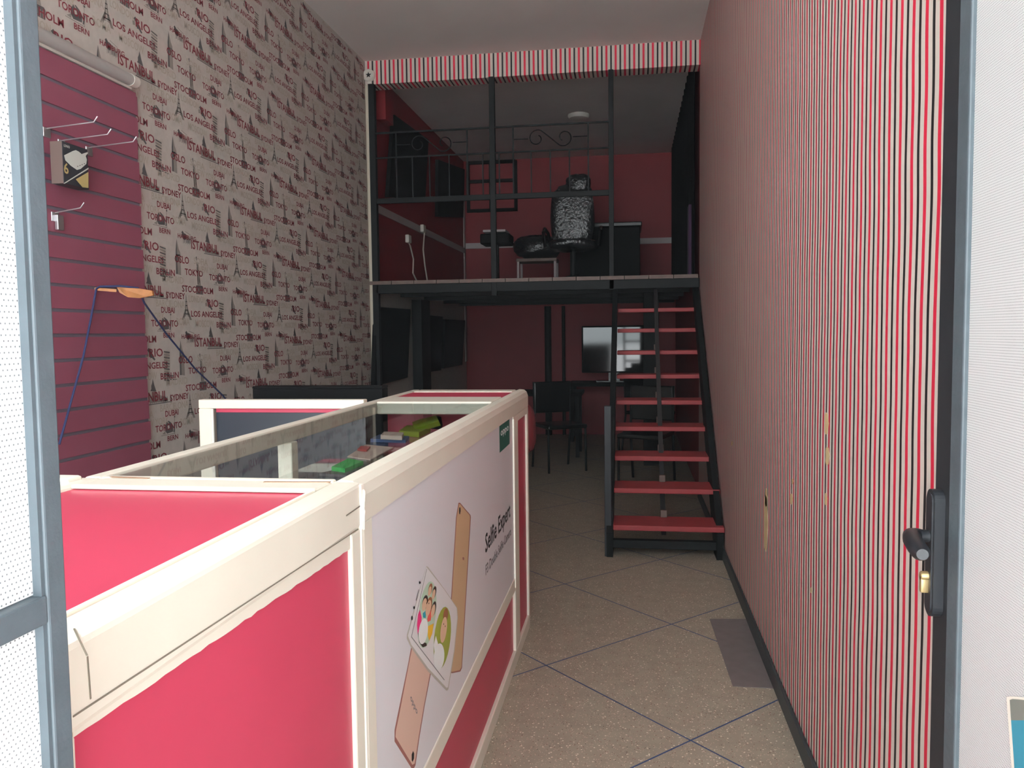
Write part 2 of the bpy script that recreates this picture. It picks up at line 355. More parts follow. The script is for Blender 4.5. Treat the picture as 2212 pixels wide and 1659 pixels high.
# clock tower
sil([(3.748, 2.885), (3.737, 2.83), (3.733, 2.71), (3.748, 2.71), (3.749, 2.82)], 2)
sil([(3.748, 2.885), (3.749, 2.82), (3.748, 2.71), (3.778, 2.706), (3.777, 2.82), (3.764, 2.838)], 3)
strip((3.737, 2.805), (3.777, 2.805), .006, 2); strip((3.737, 2.775), (3.777, 2.775), .003, 2); sil([(3.752, 2.798), (3.765, 2.798), (3.765, 2.783), (3.752, 2.783)], 2)
# ringed leaning tower
sil([(3.603, 2.836), (3.650, 2.836), (3.640, 2.68), (3.594, 2.688)], 4, -.0002)
for k in range(11): strip((3.600-k*.0006, 2.832-k*.0138), (3.650-k*.001, 2.826-k*.0138), .0062, 3 if k % 2 else 2, 0)
# wheel like arena and its arches
import itertools
sil([(3.60, 2.487), (3.618, 2.492), (3.640, 2.48), (3.655, 2.458), (3.652, 2.434), (3.60, 2.43), (3.585, 2.447), (3.588, 2.47)], 2)
sil([(3.606, 2.468), (3.620, 2.47), (3.624, 2.456), (3.610, 2.452)], 0, .0003)
sil([(3.560, 2.432), (3.588, 2.446), (3.588, 2.428)], 3); strip((3.552, 2.425), (3.67, 2.423), .0035, 3)
strip((3.671, 2.575), (3.668, 2.425), .0032, 3); sil([(3.667, 2.51), (3.676, 2.51), (3.677, 2.503), (3.666, 2.503)], 2); strip((3.66, 2.43), (3.672, 2.47), .008, 2)
# prancing horse group on a gate
sil([(3.822+.022*math.cos(a)*(1+.2*math.sin(3*a)), 2.398+.017*math.sin(a)) for a in [k*math.pi/7 for k in range(14)]], 2)
sil([(3.852+.024*math.cos(a), 2.394+.013*math.sin(a)*(1+.3*math.sin(4*a))) for a in [k*math.pi/7 for k in range(14)]], 3, -.0002)
sil([(3.802, 2.404), (3.796, 2.418), (3.806, 2.426), (3.818, 2.416)], 2)
for k in range(7): strip((3.808+k*.010, 2.362+.004*(k % 2)), (3.812+k*.010, 2.392), .0035, 2 if k % 2 else 3)
strip((3.83, 2.425), (3.882, 2.412), .003, 3)
for k in range(4): strip((3.846+k*.01, 2.368), (3.846+k*.01, 2.395), .003, 2)
# small winged figure on the first word and an opera sail
sil([(4.010, 2.588), (4.024, 2.60), (4.040, 2.586), (4.058, 2.560), (4.074, 2.543), (4.064, 2.538), (4.046, 2.552), (4.034, 2.55), (4.03, 2.572)], 2)
sil([(4.000, 2.575), (4.018, 2.58), (4.020, 2.56), (4.003, 2.556)], 3)
for k in range(4): sil([(3.63+k*.012, 2.712), (3.642+k*.012, 2.722-k*.003), (3.65+k*.012, 2.70)], 2)
strip((3.60, 2.696), (3.70, 2.690), .005, 2)
sil([(3.636, 2.60), (3.642, 2.624), (3.650, 2.606), (3.655, 2.58), (3.640, 2.578)], 3)
cv = np.array(cell.v); ccent = [cv[list(f)].mean(0) for f in cell.f]
for i in range(-4, 9):
    for j in range(-14, 12):
        dy = i*.545; dz = i*.254 + j*.507
        y0, z0 = 3.35+dy, 2.35+dz
        if y0 > BY or y0+.9 < 2.6 or z0 > ZC or z0+.55 < .45: continue
        o = len(wl.v); used = {}
        for f, mi, c in zip(cell.f, cell.m, ccent):
            ys = cv[list(f), 1]+dy; zs = cv[list(f), 2]+dz
            if ys.max() > BY-.01 or ys.min() < 2.6 or zs.max() > ZC-.004 or zs.min() < .45: continue
            if ys.max() < 3.43 and .8 < zs.min() and zs.max() < 2.48: continue
            nf = []
            for k in f:
                if k not in used:
                    used[k] = len(wl.v); v = cell.v[k]
                    wl.v.append((LX+.0012+v[0], v[1]+dy, v[2]+dz))
                nf.append(used[k])
            wl.f.append(tuple(nf)); wl.m.append(mi); wl.smooth.append(False)
wl.closed = lambda: False
wl.build('wall_left', ['wallpaper', 'city_red', 'city_grey', 'city_mid', 'ghost_grey', 'red_paint'])['kind'] = 'structure'

# striped beam under the ceiling, red base boards, borders
MB().box(LX, RX, BY, BY+.17, 3.515, ZC).build('ceiling_beam', 'stripes_beam')['kind'] = 'structure'
MB().box(RX-.014, RX, 1.0, BY, 0, .072, bev=.004).build('baseboard_right', 'baseboard_dark')['kind'] = 'structure'
MB().box(LX, LX+.012, BY+.22, BACK, 2.47, 2.54).box(LX, LX+.012, BACK-.09, BACK, 1.0, 3.2).build('trim_1', 'border_white')['kind'] = 'structure'
MB().box(LX, RX, BACK-.012, BACK, 2.535, 2.61).build('trim_2', 'border_white')['kind'] = 'structure'
MB().box(LX, LX+.03, BY-.005, BY+.03, .3, 3.515, bev=.008).build('trim_3', 'conduit')['kind'] = 'structure'

# ================================================================== DOOR LEAVES
d1 = thing('door_1', 'grey steel door leaf with white perforated panel at the far left edge', 'door', (-.41, .0, 0), kind='structure')
MB().box(-.425, -.40, .489, .507, .0, 3.2, bev=.0015).build('stile', 'grey_metal', d1)
MB().box(-.425, -.4005, -.30, .489, 1.183, 1.203, bev=.0015).build('rail', 'grey_metal', d1)
MB().box(-.4115, -.4085, -.30, .489, 1.204, 3.2).build('panel', 'perforated_white', d1)
MB().box(-.4115, -.4085, -.30, .489, .05, 1.183).build('panel', 'perforated_white', d1)
MB().box(-.4135, -.402, .4855, .489, .05, 3.2).build('glazing_bead', 'grey_metal', d1)
d2 = thing('door_2', 'dark steel door leaf with lever handle and white perforated panel beside the striped wall', 'door', (.51, .5, 0), kind='structure')
MB().box(.50, .54, 1.35, 1.412, 0, 3.2, bev=.002).build('stile', 'dark_grey_metal', d2)
MB().box(.4985, .525, 1.306, 1.35, 0, 3.2, bev=.003).build('glazing_bead', 'grey_metal', d2)  # lighter grey than the stile: daylight on its edge put into the colour
MB().box(.506, .510, .35, 1.306, .04, 3.2).build('panel', 'perforated_white', d2)
hp = MB()
def capsule(y0, y1, z0, z1, x, n=10):
    r = (y1-y0)/2; yc = (y0+y1)/2
    return [(x, yc+r*math.cos(a), z1-r+r*math.sin(a)) for a in [math.pi*k/n for k in range(n+1)]] + \
           [(x, yc-r*math.cos(a), z0+r-r*math.sin(a)) for a in [math.pi*k/n for k in range(n+1)]]
hp.prism(capsule(1.366, 1.404, .905, 1.117, .484), (.016, 0, 0), 0)
hp.prism(capsule(1.372, 1.398, .911, 1.111, .4815), (.003, 0, 0), 0)
h = hp.build('handle', 'handle_black', d2, (.49, 1.385, 1.01))
L_ = [at(2016, 1158, 1, 1.385), at(1996, 1158, 1, 1.386), at(1980, 1156, 1, 1.386), at(1969, 1158, 1, 1.375), at(1971, 1166, 1, 1.35), at(1979, 1180, 1, 1.315), at(1989, 1193, 1, 1.285), at(1993, 1198, 1, 1.270)]
MB().tube(L_, [.0105, .0105, .0118, .0135, .0145, .0145, .0135, .0085], 16).build('lever', 'handle_black', h).location = Vector((0, 0, 0))-Vector(h.location)-Vector(d2.location)
MB().lathe([(.0075, 0), (.0075, .012), (.006, .014)], (.484, 1.385, .972), (-1, 0, 0), 14).box(.470, .484, 1.380, 1.390, .944, .972, bev=.002).build('keyhole_cylinder', 'brass', h).location = Vector((0, 0, 0))-Vector(h.location)-Vector(d2.location)
sp = MB()
Xs = .505
pts = [at(2174, 1506, 0, Xs), at(2183, 1504, 0, Xs), at(2230, 1508, 0, Xs), at(2240, 1700, 0, Xs), at(2188, 1700, 0, Xs)]
sp.prism(pts, (.0008, 0, 0), 0)
pts = [at(2181, 1512, 0, Xs-.0006), at(2187, 1510, 0, Xs-.0006), at(2232, 1514, 0, Xs-.0006), at(2232, 1556, 0, Xs-.0006), at(2184, 1556, 0, Xs-.0006)]
sp.prism(pts, (.0006, 0, 0), 1)
pts = [at(2184, 1556, 0, Xs-.0006), at(2232, 1556, 0, Xs-.0006), at(2240, 1700, 0, Xs-.0006), at(2194, 1700, 0, Xs-.0006)]
sp.prism(pts, (.0006, 0, 0), 2)
sp.build('sticker', ['cream_edge', 'grey_sticker', 'teal_sticker'], d2)

# ================================================================== SLATTED RED DISPLAY BOARD
sw = MB(); zb, zt_, ys, ye = .79, 2.48, 1.6, 3.437
zg = [.79+.0995*k for k in range(18)]
for k, z in enumerate(zg):
    z1 = min(z+.0995, zt_)
    sw.box(LX, LX+.018, ys, ye+.006*math.sin(k*1.7), z+.013, z1-.001, 0)
    sw.box(LX, LX+.011, ys, ye, z-.001, z+.013, 1)
tag(sw.build('slatwall_board', ['slat_red_veiled', 'slat_groove'], origin=(LX, 2.5, .79)), 'red slatted display board with grey grooves on the city wallpaper', 'display board')
tl = thing('tube_light', 'long grey tube light fixed above the red slatted board', 'light', (LX, 2.9, 2.53))
MB().tube([(LX+.03, 1.9, 2.535), (LX+.03, 3.37, 2.535)], .026, 16).build('tube', 'tube_grey', tl)
MB().tube([(LX+.03, 3.37, 2.535), (LX+.03, 3.415, 2.535)], [.028, .026], 16).build('end_cap', 'white_plastic', tl)
MB().box(LX, LX+.02, 1.9, 3.40, 2.50, 2.56).build('mount', 'white_plastic', tl)

hooks = [((132, 307), 'wire display hook holding the black charger box', .20), ((100, 281), 'wire display hook at the door side of the charger box', .20),
         ((191.5, 322), 'empty wire display hook right above the corner of the charger box', .20), ((118, 463), 'low wire display hook with a bent steel bracket below the charger box', .11)]
hk0 = None
for i, (px, lab, ln) in enumerate(hooks):
    p = at(px[0], px[1], 0, LX+.018)
    t = thing('display_hook', lab, 'hook', p, 'wire hooks on the red slatted board')
    if i != 1:
        w = MB().tube([(LX+.018, p[1], p[2]+.006), (LX+.018+ln, p[1]+.004, p[2]+.022), (LX+.034+ln, p[1]+.004, p[2]+.042)], .0026, 8)
        w.build('wire', 'steel', t)
        b = MB().box(LX+.012, LX+.022, p[1]-.02, p[1]+.02, p[2]-.028, p[2]+.008, bev=.002).build('plate', 'steel', t)
    if i == 3: MB().box(LX+.02, LX+.034, p[1]-.004, p[1]+.03, p[2]-.06, p[2]-.002, bev=.002).build('bracket', 'steel', t)
    if i == 1:
        w = MB().tube([(LX+.018, p[1], p[2]+.006), (LX+.218, p[1]+.004, p[2]+.022), (LX+.234, p[1]+.004, p[2]+.042)], .0026, 8); w.build('wire', 'steel', t)
        MB().box(LX+.012, LX+.022, p[1]-.02, p[1]+.02, p[2]-.028, p[2]+.008, bev=.002).build('plate', 'steel', t)

# charger box hanging on the second hook
xb0, xb1 = LX+.05, LX+.10
def bx(x, y): return at(x, y, 0, xb1)
tb = thing('charger_box', 'black cardboard charger box with white plug picture hanging on a wire hook', 'box', bx(160, 360))
TLb, TRb, BRb, BLb = bx(135, 306), bx(191, 322), bx(191, 407), bx(137, 398)
y0b, y1b = (TLb[1]+BLb[1])/2, (TRb[1]+BRb[1])/2; zt_b, zb_b = (TLb[2]+TRb[2])/2, (BLb[2]+BRb[2])/2
MB().box(xb0, xb1, y0b, y1b, zb_b, zt_b, bev=.002).box(xb0-.001, xb1-.001, y0b-.001, y0b, zb_b, zt_b, 1).build('carton', ['box_dark', 'box_brown'], tb)
pr = MB()
def bp_(pts, mi, dx=.001): pr.prism([bxp(x, y, dx) for x, y in pts], (.0004, 0, 0), mi)
def bxp(x, y, dx): return at(x, y, 0, xb1+dx)
def C(x, y): return (100+x/7.54, 260+y/7.54)
bp_([C(290, 570), C(430, 500), C(480, 485), C(530, 510), C(575, 550), C(600, 540), C(670, 518), C(680, 530), C(640, 580), C(660, 640), C(650, 710), C(560, 790), C(500, 808), C(400, 740), C(310, 650)], 0)
bp_([C(275, 1030), C(685, 770), C(685, 795), C(300, 1030)], 0)
bp_([C(480, 960), C(685, 840), C(685, 1100), C(590, 1090)], 1)
for k in range(4): bp_([C(505+k*36, 745-k*14), C(518+k*36, 740-k*14), C(518+k*36, 752-k*14), C(505+k*36, 757-k*14)], 2, .0018)
put_text(pr, '6', bxp(*C(290, 855), .001), (0, 1, 0), (0, 0, 1), .026, .040, 1)
put_text(pr, 'LDNIO', bxp(*C(285, 425), .001), (0, 1, 0), (0, 0, 1), .034, .009, 0)
pr.build('print', ['box_white', 'box_gold', 'print_black'], tb)

# wooden stick with a dark blue cord over it
def wallp(x, y, off): return at(x, y, 0, LX+off)
ws = thing('wooden_stick', 'thin wooden stick poking out from the red slatted board', 'stick', wallp(212, 627, .02))
a = Vector(wallp(205, 624, .02)); b2 = Vector(wallp(252, 628, .10)); c2 = Vector(wallp(328, 634, .21))
MB().bar(a, b2, .008, .012).add([], []).build('tip', 'wood', ws)
P = [wallp(252, 620, .10), wallp(300, 623, .17), wallp(328, 628, .21), wallp(330, 638, .21), wallp(316, 641, .19), wallp(300, 644, .17), wallp(276, 642, .14), wallp(258, 632, .11)]
MB().prism(P, (0, .012, 0)).build('blade', 'wood', ws)
cb = MB()
pl = [wallp(128, 960, .06), wallp(150, 880, .06), wallp(180, 770, .05), wallp(196, 690, .04), wallp(208, 624, .03), wallp(215, 619, .05), wallp(260, 618, .12), wallp(298, 622, .16), wallp(312, 655, .10), wallp(360, 722, .06), wallp(420, 795, .04), wallp(482, 855, .03), wallp(500, 880, .03)]
tag(cb.tube(pl, .0045, 7).build('electric_cable', 'cable_blue', origin=pl[4]), 'dark blue cable draped over the wooden stick on the left wall', 'cable')

# ================================================================== COUNTERS
def frame_rect(mb, X, y0, y1, z0, z1, w, t, mi=0, bev=.006):
    """aluminium frame in a plane of constant X"""
    mb.box(X-t, X, y0, y1, z1-w, z1, mi, bev).box(X-t, X, y0, y1, z0, z0+w, mi, bev)
    mb.box(X-t, X, y0, y0+w, z0+w, z1-w, mi, bev).box(X-t, X, y1-w, y1, z0+w, z1-w, mi, bev)

# --- solid front counter with red top
fc = thing('front_counter', 'cream framed counter with solid red top and red side nearest the doorway', 'counter', (-.76, .96, 0))
y0, y1 = .575, 1.362; xl = -1.045
top = MB().box(xl, XF, y0, y1, ZT-.003, ZT)  # thin deck under the rim
fr = MB()
fr.box(XF-.052, XF, y0, y1, 1.036, ZT, 0, .007)                # outer rail
fr.box(xl, xl+.06, y0, y1, 1.036, ZT, 0, .007)                 # inner rail
fr.box(xl+.06, XF-.052, y0, y0+.062, 1.036, ZT, 0, .007)
fr.box(xl+.06, XF-.052, 1.281, y1, 1.036, ZT, 0, .007)
fr.build('top_frame', 'cream_metal', fc)
MB().box(xl+.06, XF-.052, y0+.062, 1.281, 1.09, ZT-.006).build('top_board', 'red_board', fc)
MB().box(xl+.06, XF-.052, 1.272, 1.283, ZT-.004, ZT+.003, 0, .002).box(XF-.058, XF-.0525, .66, 1.28, ZT-.004, ZT+.001).build('top_bead', 'cream_edge', fc)
side = MB()
zr = lambda y: 1.0118 + (1.305-y)*.030
side.prism([(XF-.012, .612, .06), (XF-.012, 1.306, .06), (XF-.012, 1.306, zr(1.306)), (XF-.012, .612, zr(.612))], (.004, 0, 0))
side.build('side_board', 'red_board', fc)
sf = MB()
sf.box(XF-.05, XF, 1.306, 1.352, 0, 1.036, 0, .004).box(XF-.05, XF, y0, .612, 0, 1.036, 0, .004).box(XF-.05, XF, .612, 1.306, 0, .07, 0, .004)
# inner lip, its lower edge cut unevenly
lip = [(XF-.003, .612, 1.04), (XF-.003, 1.306, 1.04)]
n = 40
lip += [(XF-.003, 1.306-(1.306-.612)*k/n, zr(1.306-(1.306-.612)*k/n)+random.uniform(-.0012, .0012)) for k in range(n+1)]
sf.prism(lip, (-.006, 0, 0))
sf.build('side_frame', 'cream_metal', fc)
MB().box(xl+.01, XF-.05, y0+.004, y0+.012, .0, 1.036).build('end_board', 'red_board', fc)
ln = MB()
for (pa, pb, w) in (((158, 1548), (774, 1143), .0016), ((781, 1091), (748, 1114), .0022), ((189, 1418), (196, 1510), .0016)):
    A, B = Vector(at(*pa, 0, XF+.0006)), Vector(at(*pb, 0, XF+.0006)); ln.bar(A, B, w, .0006, 0, up=(1, 0, 0))
A, B = Vector(at(160, 1358, 2, ZT+.0006)), Vector(at(188, 1416, 2, ZT+.0006)); ln.bar(A, B, .0016, .0006)
ln.build('frame_joint', 'joint_grey', fc)
for a_, b_ in (((570, 1041), (714, 1041)), ((240, 1030), (322, 1033))):
    A, B = Vector(at(*a_, 2, ZT+.0005)), Vector(at(*b_, 2, ZT+.0005)); MB().bar(A, B, .007, .001).build('rail_slot', 'gold_dark', fc)
MB().box(xl+.08, xl+.085, y0+.05, y1-.02, .0, 1.03).build('inner_board', 'red_board', fc)
pc = MB()   # bright broken corner connector at the joint between the two counters
pc.box(XF-.012, XF+.003, 1.350, 1.368, 1.035, 1.114, 0, .003)
for k in range(16): pc.bar((XF+.002, 1.352+random.random()*.014, 1.03+random.random()*.06), (XF+.004, 1.352+random.random()*.014, 1.06+random.random()*.05), .003, .003)
pc.box(XF-.012, XF+.0015, 1.352, 1.362, .0, 1.035, 0, .002)
pc.build('corner_strip', 'cream_edge', fc)
MB().box(xl-.02, xl+.03, 1.30, 1.345, ZT-.01, ZT+.008, 0, .006).build('corner_cap', 'cream_edge', fc)

# --- glass topped display counter with the poster
gc = thing('glass_display_counter', 'long cream framed display counter with glass top and phone poster on its side', 'counter', (-.75, 2.3, 0))
gy0, gy1, gxl = 1.366, 3.68, -1.03
g = MB()
pro = [(XF-.055, ZT-.004), (XF-.040, ZT+.002), (XF-.018, ZT), (XF-.006, ZT-.010), (XF, ZT-.028), (XF, 1.042), (XF-.05, 1.042)]
g.prism([(x, gy0, z) for x, z in pro], (0, gy1-gy0, 0), 0)
g.build('top_rail', 'cream_metal', gc)
g = MB(); g.box(gxl, gxl+.035, gy0, gy1, ZT-.05, ZT, 0, .005).box(gxl+.035, XF-.055, gy0, gy0+.02, ZT-.05, ZT, 0, .004)
g.box(gxl+.035, XF-.055, 3.02, 3.26, ZT-.05, ZT, 0, .005).box(gxl+.035, XF-.055, 3.56, gy1, ZT-.05, ZT, 0, .005)
g.build('top_frame', 'cream_metal', gc)
MB().box(gxl+.03, XF-.05, gy0+.02, 3.03, ZT-.010, ZT-.004).build('glass_top', 'clear_glass', gc)
MB().box(gxl+.035, XF-.055, 3.26, 3.56, 1.09, ZT-.004).build('end_top_board', 'red_board', gc)
for yy in (gy0, 3.215): MB().box(XF-.05, XF, yy, yy+(.052 if yy < 2 else .13), 0, 1.042, 0, .004).build('post', 'cream_metal', gc)
for yy in (gy0, 2.2, 3.3): MB().box(gxl, gxl+.045, yy, yy+.045, 0, ZT-.05, 0, .004).build('inner_post', 'cream_metal', gc)
MB().box(XF-.05, XF, 3.64, gy1, 0, 1.042, 0, .004).build('end_post', 'cream_metal', gc)
MB().box(XF-.05, XF, gy0+.052, 3.215, .315, .372, 0, .004).build('middle_rail', 'cream_metal', gc)
MB().box(XF-.05, XF+.002, gy0+.052, gy1-.04, 0, .062, 0, .004).build('base_rail', 'cream_metal', gc)
MB().box(XF-.02, XF-.012, gy0+.05, 3.215, .06, .318).build('lower_board', 'red_board', gc)
MB().box(XF-.02, XF-.010, 3.345, 3.64, .06, 1.008).build('end_side_board', 'red_board', gc)
MB().box(XF-.04, XF-.0, 3.345, 3.64, 1.008, 1.04, 0, .003).build('end_rail', 'cream_metal', gc)
MB().box(XF-.055, XF+.0035, 3.205, 3.214, .33, 1.03, 0, .002).build('divider_bead', 'cream_edge', gc)
MB().box(gxl+.01, XF-.06, 3.24, 3.25, .1, 1.06).box(gxl+.01, XF-.06, 3.655, 3.665, .02, 1.06).build('end_board', 'red_board', gc)
MB().box(gxl+.04, XF-.055, gy0+.03, 3.2, .66, .666).build('glass_shelf', 'shelf_glass', gc)
MB().box(gxl+.02, XF-.03, gy0+.03, 3.2, .32, .335).build('base_shelf', 'shelf_item_b', gc)

# poster
XP = XF-.003
ps = MB(); ps.box(XP-.006, XP, gy0+.05, 3.206, .370, 1.043)
pst = ps.build('poster', 'poster_white', gc)
lvl = [0]
def on(x, y, k): return at(x, y, 0, XP+.0002*k)
def pp(mb, pts, mi, k=1):
    mb.prism([on(x, y, k) for x, y in pts], (-.0001, 0, 0), mi)
def Z4(x, y): return (780+x/2.77, 1060+y/2.77)
def Z5(x, y): return (860+x/6.38, 1240+y/6.38)
def Z8(x, y): return (780+x/5.53, 1400+y/5.53)
def sub(mb, name, mats): o = mb.build(name, mats, pst); o.location = -Vector(gc.location)-Vector(pst.location)+Vector((0, 0, 0)); return o
def sub(mb, name, mats):
    o = mb.build(name, mats); o.parent = pst; o.location = (0, 0, 0)
    return o
gp = MB()
pp(gp, [Z4(583, 72), Z4(592, 72), Z4(655, 146), Z4(657, 160), Z4(604, 1060), Z4(594, 1082), Z4(545, 1092), Z4(500, 1080), Z4(540, 620), Z4(568, 160)], 1, 1)
pp(gp, [Z4(586, 80), Z4(592, 80), Z4(650, 148), Z4(652, 162), Z4(600, 1055), Z4(590, 1074), Z4(545, 1084), Z4(505, 1072), Z4(545, 620), Z4(573, 160)], 0, 2)
pp(gp, [Z4(588, 100), Z4(594, 100), Z4(596, 120), Z4(592, 142), Z4(587, 138), Z4(586, 118)], 2, 3)
pp(gp, [Z4(606, 400), Z4(613, 396), Z4(618, 404), Z4(616, 416), Z4(608, 414)], 1, 3)
sub(gp, 'gold_phone_picture', ['gold', 'rose_edge', 'print_black'])
rp = MB()
pp(rp, [Z8(608, -60), Z8(700, 60), Z8(840, 270), Z8(760, 690), Z8(700, 1050), Z8(650, 1400), Z8(625, 1450), Z8(600, 1430), Z8(400, 1115), Z8(400, 980), Z8(430, 830), Z8(490, 540), Z8(560, 200)], 1, 1)
pp(rp, [Z8(618, -40), Z8(700, 70), Z8(828, 275), Z8(750, 690), Z8(690, 1040), Z8(640, 1380), Z8(612, 1395), Z8(412, 1060), Z8(418, 980), Z8(450, 830), Z8(505, 540), Z8(570, 200)], 0, 2)
pp(rp, [Z8(622, 1228), Z8(634, 1260), Z8(632, 1320), Z8(616, 1360), Z8(605, 1340), Z8(605, 1270)], 2, 3)
A = Vector(on(*Z8(590, 585), 3)); B = Vector(on(*Z8(672, 775), 3)); du = (B-A).normalized(); dv = Vector((1, 0, 0)).cross(du)
put_text(rp, 'oppo', A-dv*.004, du, dv, (B-A).length, .012, 3)
sub(rp, 'rose_phone_picture', ['rose', 'rose_edge', 'print_black', 'print_grey'])
wpn = MB()
pp(wpn, [Z4(390, 452), Z4(400, 455), Z4(500, 590), Z4(575, 700), Z4(580, 760), Z4(560, 960), Z4(522, 1190), Z4(512, 1197), Z4(400, 1080), Z4(300, 940), Z4(274, 885), Z4(275, 862)], 1, 4)
pp(wpn, [Z4(390, 455), Z4(498, 592), Z4(572, 702), Z4(576, 760), Z4(556, 955), Z4(520, 1176), Z4(512, 1180), Z4(400, 1060), Z4(300, 920), Z4(280, 868), Z4(350, 600)], 0, 5)
for q in ((352, 550, 5, 8), (318, 700, 5, 9), (305, 762, 5, 14)):
    pp(wpn, [Z4(q[0]+q[2]*math.cos(t), q[1]+q[3]*math.sin(t)) for t in [k*math.pi/5 for k in range(10)]], 2, 7)
pp(wpn, [Z4(345, 592), Z4(347, 592), Z4(331, 658), Z4(329, 656)], 2, 7)
pp(wpn, [Z4(392, 468), Z4(394, 468), Z4(302, 878), Z4(300, 876)], 3, 7)
pp(wpn, [Z4(300, 876), Z4(302, 872), Z4(500, 1132), Z4(497, 1134)], 3, 7)
# two round photographs with coloured figures
def ell(cx, cy, rx, ry, rot=0, n=24):
    out = []
    for k in range(n):
        t = 2*math.pi*k/n; x, y = rx*math.cos(t), ry*math.sin(t)
        out.append((cx+x*math.cos(rot)-y*math.sin(rot), cy+x*math.sin(rot)+y*math.cos(rot)))
    return out
def e5(cx, cy, rx, ry, mi, k, rot=0): pp(wpn, [Z5(x, y) for x, y in ell(cx, cy, rx, ry, rot)], mi, k)
e5(398, 560, 118, 462, 4, 8, .12)
e5(610, 880, 112, 430, 5, 8, .10)
pp(wpn, [Z5(x, y) for x, y in [(300, 490), (325, 600), (320, 690), (272, 830), (262, 700), (276, 560)]], 6, 9)
pp(wpn, [Z5(x, y) for x, y in [(340, 540), (385, 500), (380, 610), (345, 600)]], 7, 9)
pp(wpn, [Z5(x, y) for x, y in [(400, 620), (440, 480), (465, 500), (450, 640), (410, 660)]], 8, 9)
pp(wpn, [Z5(x, y) for x, y in [(412, 720), (490, 680), (470, 820), (428, 920), (410, 850)]], 9, 9)
pp(wpn, [Z5(x, y) for x, y in [(272, 800), (330, 940), (390, 950), (395, 990), (340, 1010), (290, 940)]], 11, 9)
e5(347, 790, 62, 178, 12, 10, .12)
for cx_, cy_, rx_, ry_, hm in ((365, 410, 30, 95, 11), (420, 460, 34, 120, 13), (438, 225, 20, 72, 13), (492, 270, 20, 78, 11), (484, 500, 24, 100, 11)):
    e5(cx_+6, cy_-18, rx_+6, ry_+8, hm, 10, .18); e5(cx_-2, cy_+10, rx_, ry_-6, 10, 11, .18)
e5(655, 570, 32, 100, 13, 10, .1); e5(628, 770, 42, 180, 10, 11, .12)
pp(wpn, [Z5(x, y) for x, y in [(520, 850), (550, 960), (505, 1090), (490, 980)]], 12, 10)
e5(565, 1140, 72, 185, 12, 12, .06)
for ex, ey in ((395, 400), (425, 405), (628, 690), (650, 720)): e5(ex, ey, 4, 12, 2, 13)
sub(wpn, 'white_phone_picture', ['phone_white', 'phone_edge', 'print_black', 'print_grey', 'pale_green', 'olive', 'pink', 'teal', 'coral', 'yellow', 'skin', 'hair', 'print_white', 'hair_brown'])
tx = MB()
def txt_on(s, pa, pb, top, mi, k=3):
    A = Vector(on(*pa, k)); B = Vector(on(*pb, k)); T = Vector(on(*top, k)); du = (B-A).normalized(); du = Vector((0, du.y, du.z)).normalized(); dv = Vector((1, 0, 0)).cross(du)
    if dv.z < 0: dv = -dv
    put_text(tx, s, A, du, dv, (B-A).length, (T-A).dot(dv), mi)
txt_on('Selfie Expert', Z4(744, 374), Z4(893, 152), Z4(744, 262), 0)
sub(tx, 'headline_lettering', ['print_black', 'print_grey']); tx = MB()
txt_on('F3 Double Selfie Camera', Z4(746, 506), Z4(898, 262), Z4(746, 445), 1)
sub(tx, 'subtitle_lettering', ['print_black', 'print_grey'])
lg = MB(); q = [(1078, 914), (1100, 897), (1101, 957), (1080, 979)]
A_, B_, C_, D_ = [on(x, y, 2) for x, y in q]
ya, yb, za, zb_ = (A_[1]+D_[1])/2, (B_[1]+C_[1])/2, (A_[2]+B_[2])/2, (C_[2]+D_[2])/2
lg.prism([(XP+.0006, ya, za), (XP+.0006, yb, za), (XP+.0006, yb, zb_), (XP+.0006, ya, zb_)], (-.0004, 0, 0), 0)
put_text(lg, 'oppo', (XP+.001, ya+(yb-ya)*.1, zb_+(za-zb_)*.52), (0, 1, 0), (0, 0, 1), (yb-ya)*.8, (za-zb_)*.24, 1)
sub(lg, 'logo_sign', ['oppo_green', 'print_white'])

# things lying on the glass shelf
def shelf_thing(name, label, cat, mb, mats, grp=None): return tag(mb.build(name, mats), label, cat, grp)
zs = .668
def dn(x, y, z=zs): return at(x, y, 2, z)
def flat_box(pts, h, mi=0, z=zs):
    P_ = [dn(x, y, z+h) for x, y in pts]; return MB().prism([(p[0], p[1], z) for p in P_], (0, 0, h), mi)
zh = .985   # upper inner shelf carries the goods just under the glass
MB().box(gxl+.05, XF-.06, gy0+.26, 3.15, zh-.008, zh-.001).build('glass_shelf', 'shelf_glass', gc)
shelf_thing('green_box', 'flat bright green box lying under the glass top', 'box', flat_box([(716, 1008), (745, 1012), (785, 996), (752, 990)], .02, z=zh), 'green')
shelf_thing('dark_pouch', 'dark flat pouch beside the green box under glass', 'pouch', flat_box([(690, 1022), (748, 1026), (800, 1000), (760, 1006)], .008, z=zh), 'shelf_item_a')
shelf_thing('lime_box', 'tall lime green box leaning under the far glass top', 'box', MB().prism([dn(890, 912, zh+.03), dn(940, 893, zh+.06), dn(948, 910, zh+.055), dn(895, 926, zh+.02)], (0, .03, -.02)), 'lime')
shelf_thing('blue_blister_pack', 'blue and red blister pack on the glass shelf', 'pack', flat_box([(800, 948), (876, 950), (884, 942), (820, 938)], .012, z=zh), 'blue_bag')
shelf_thing('silver_charger', 'silver gadget lying on the blue blister pack', 'charger', flat_box([(822, 940), (868, 942), (872, 934), (830, 932)], .015, z=zh+.013), 'shelf_item_b')
shelf_thing('red_sachet', 'small red packet on a pale paper sheet under glass', 'packet', flat_box([(772, 970), (792, 972), (800, 964), (780, 963)], .006, z=zh+.004), 'shelf_item_c')
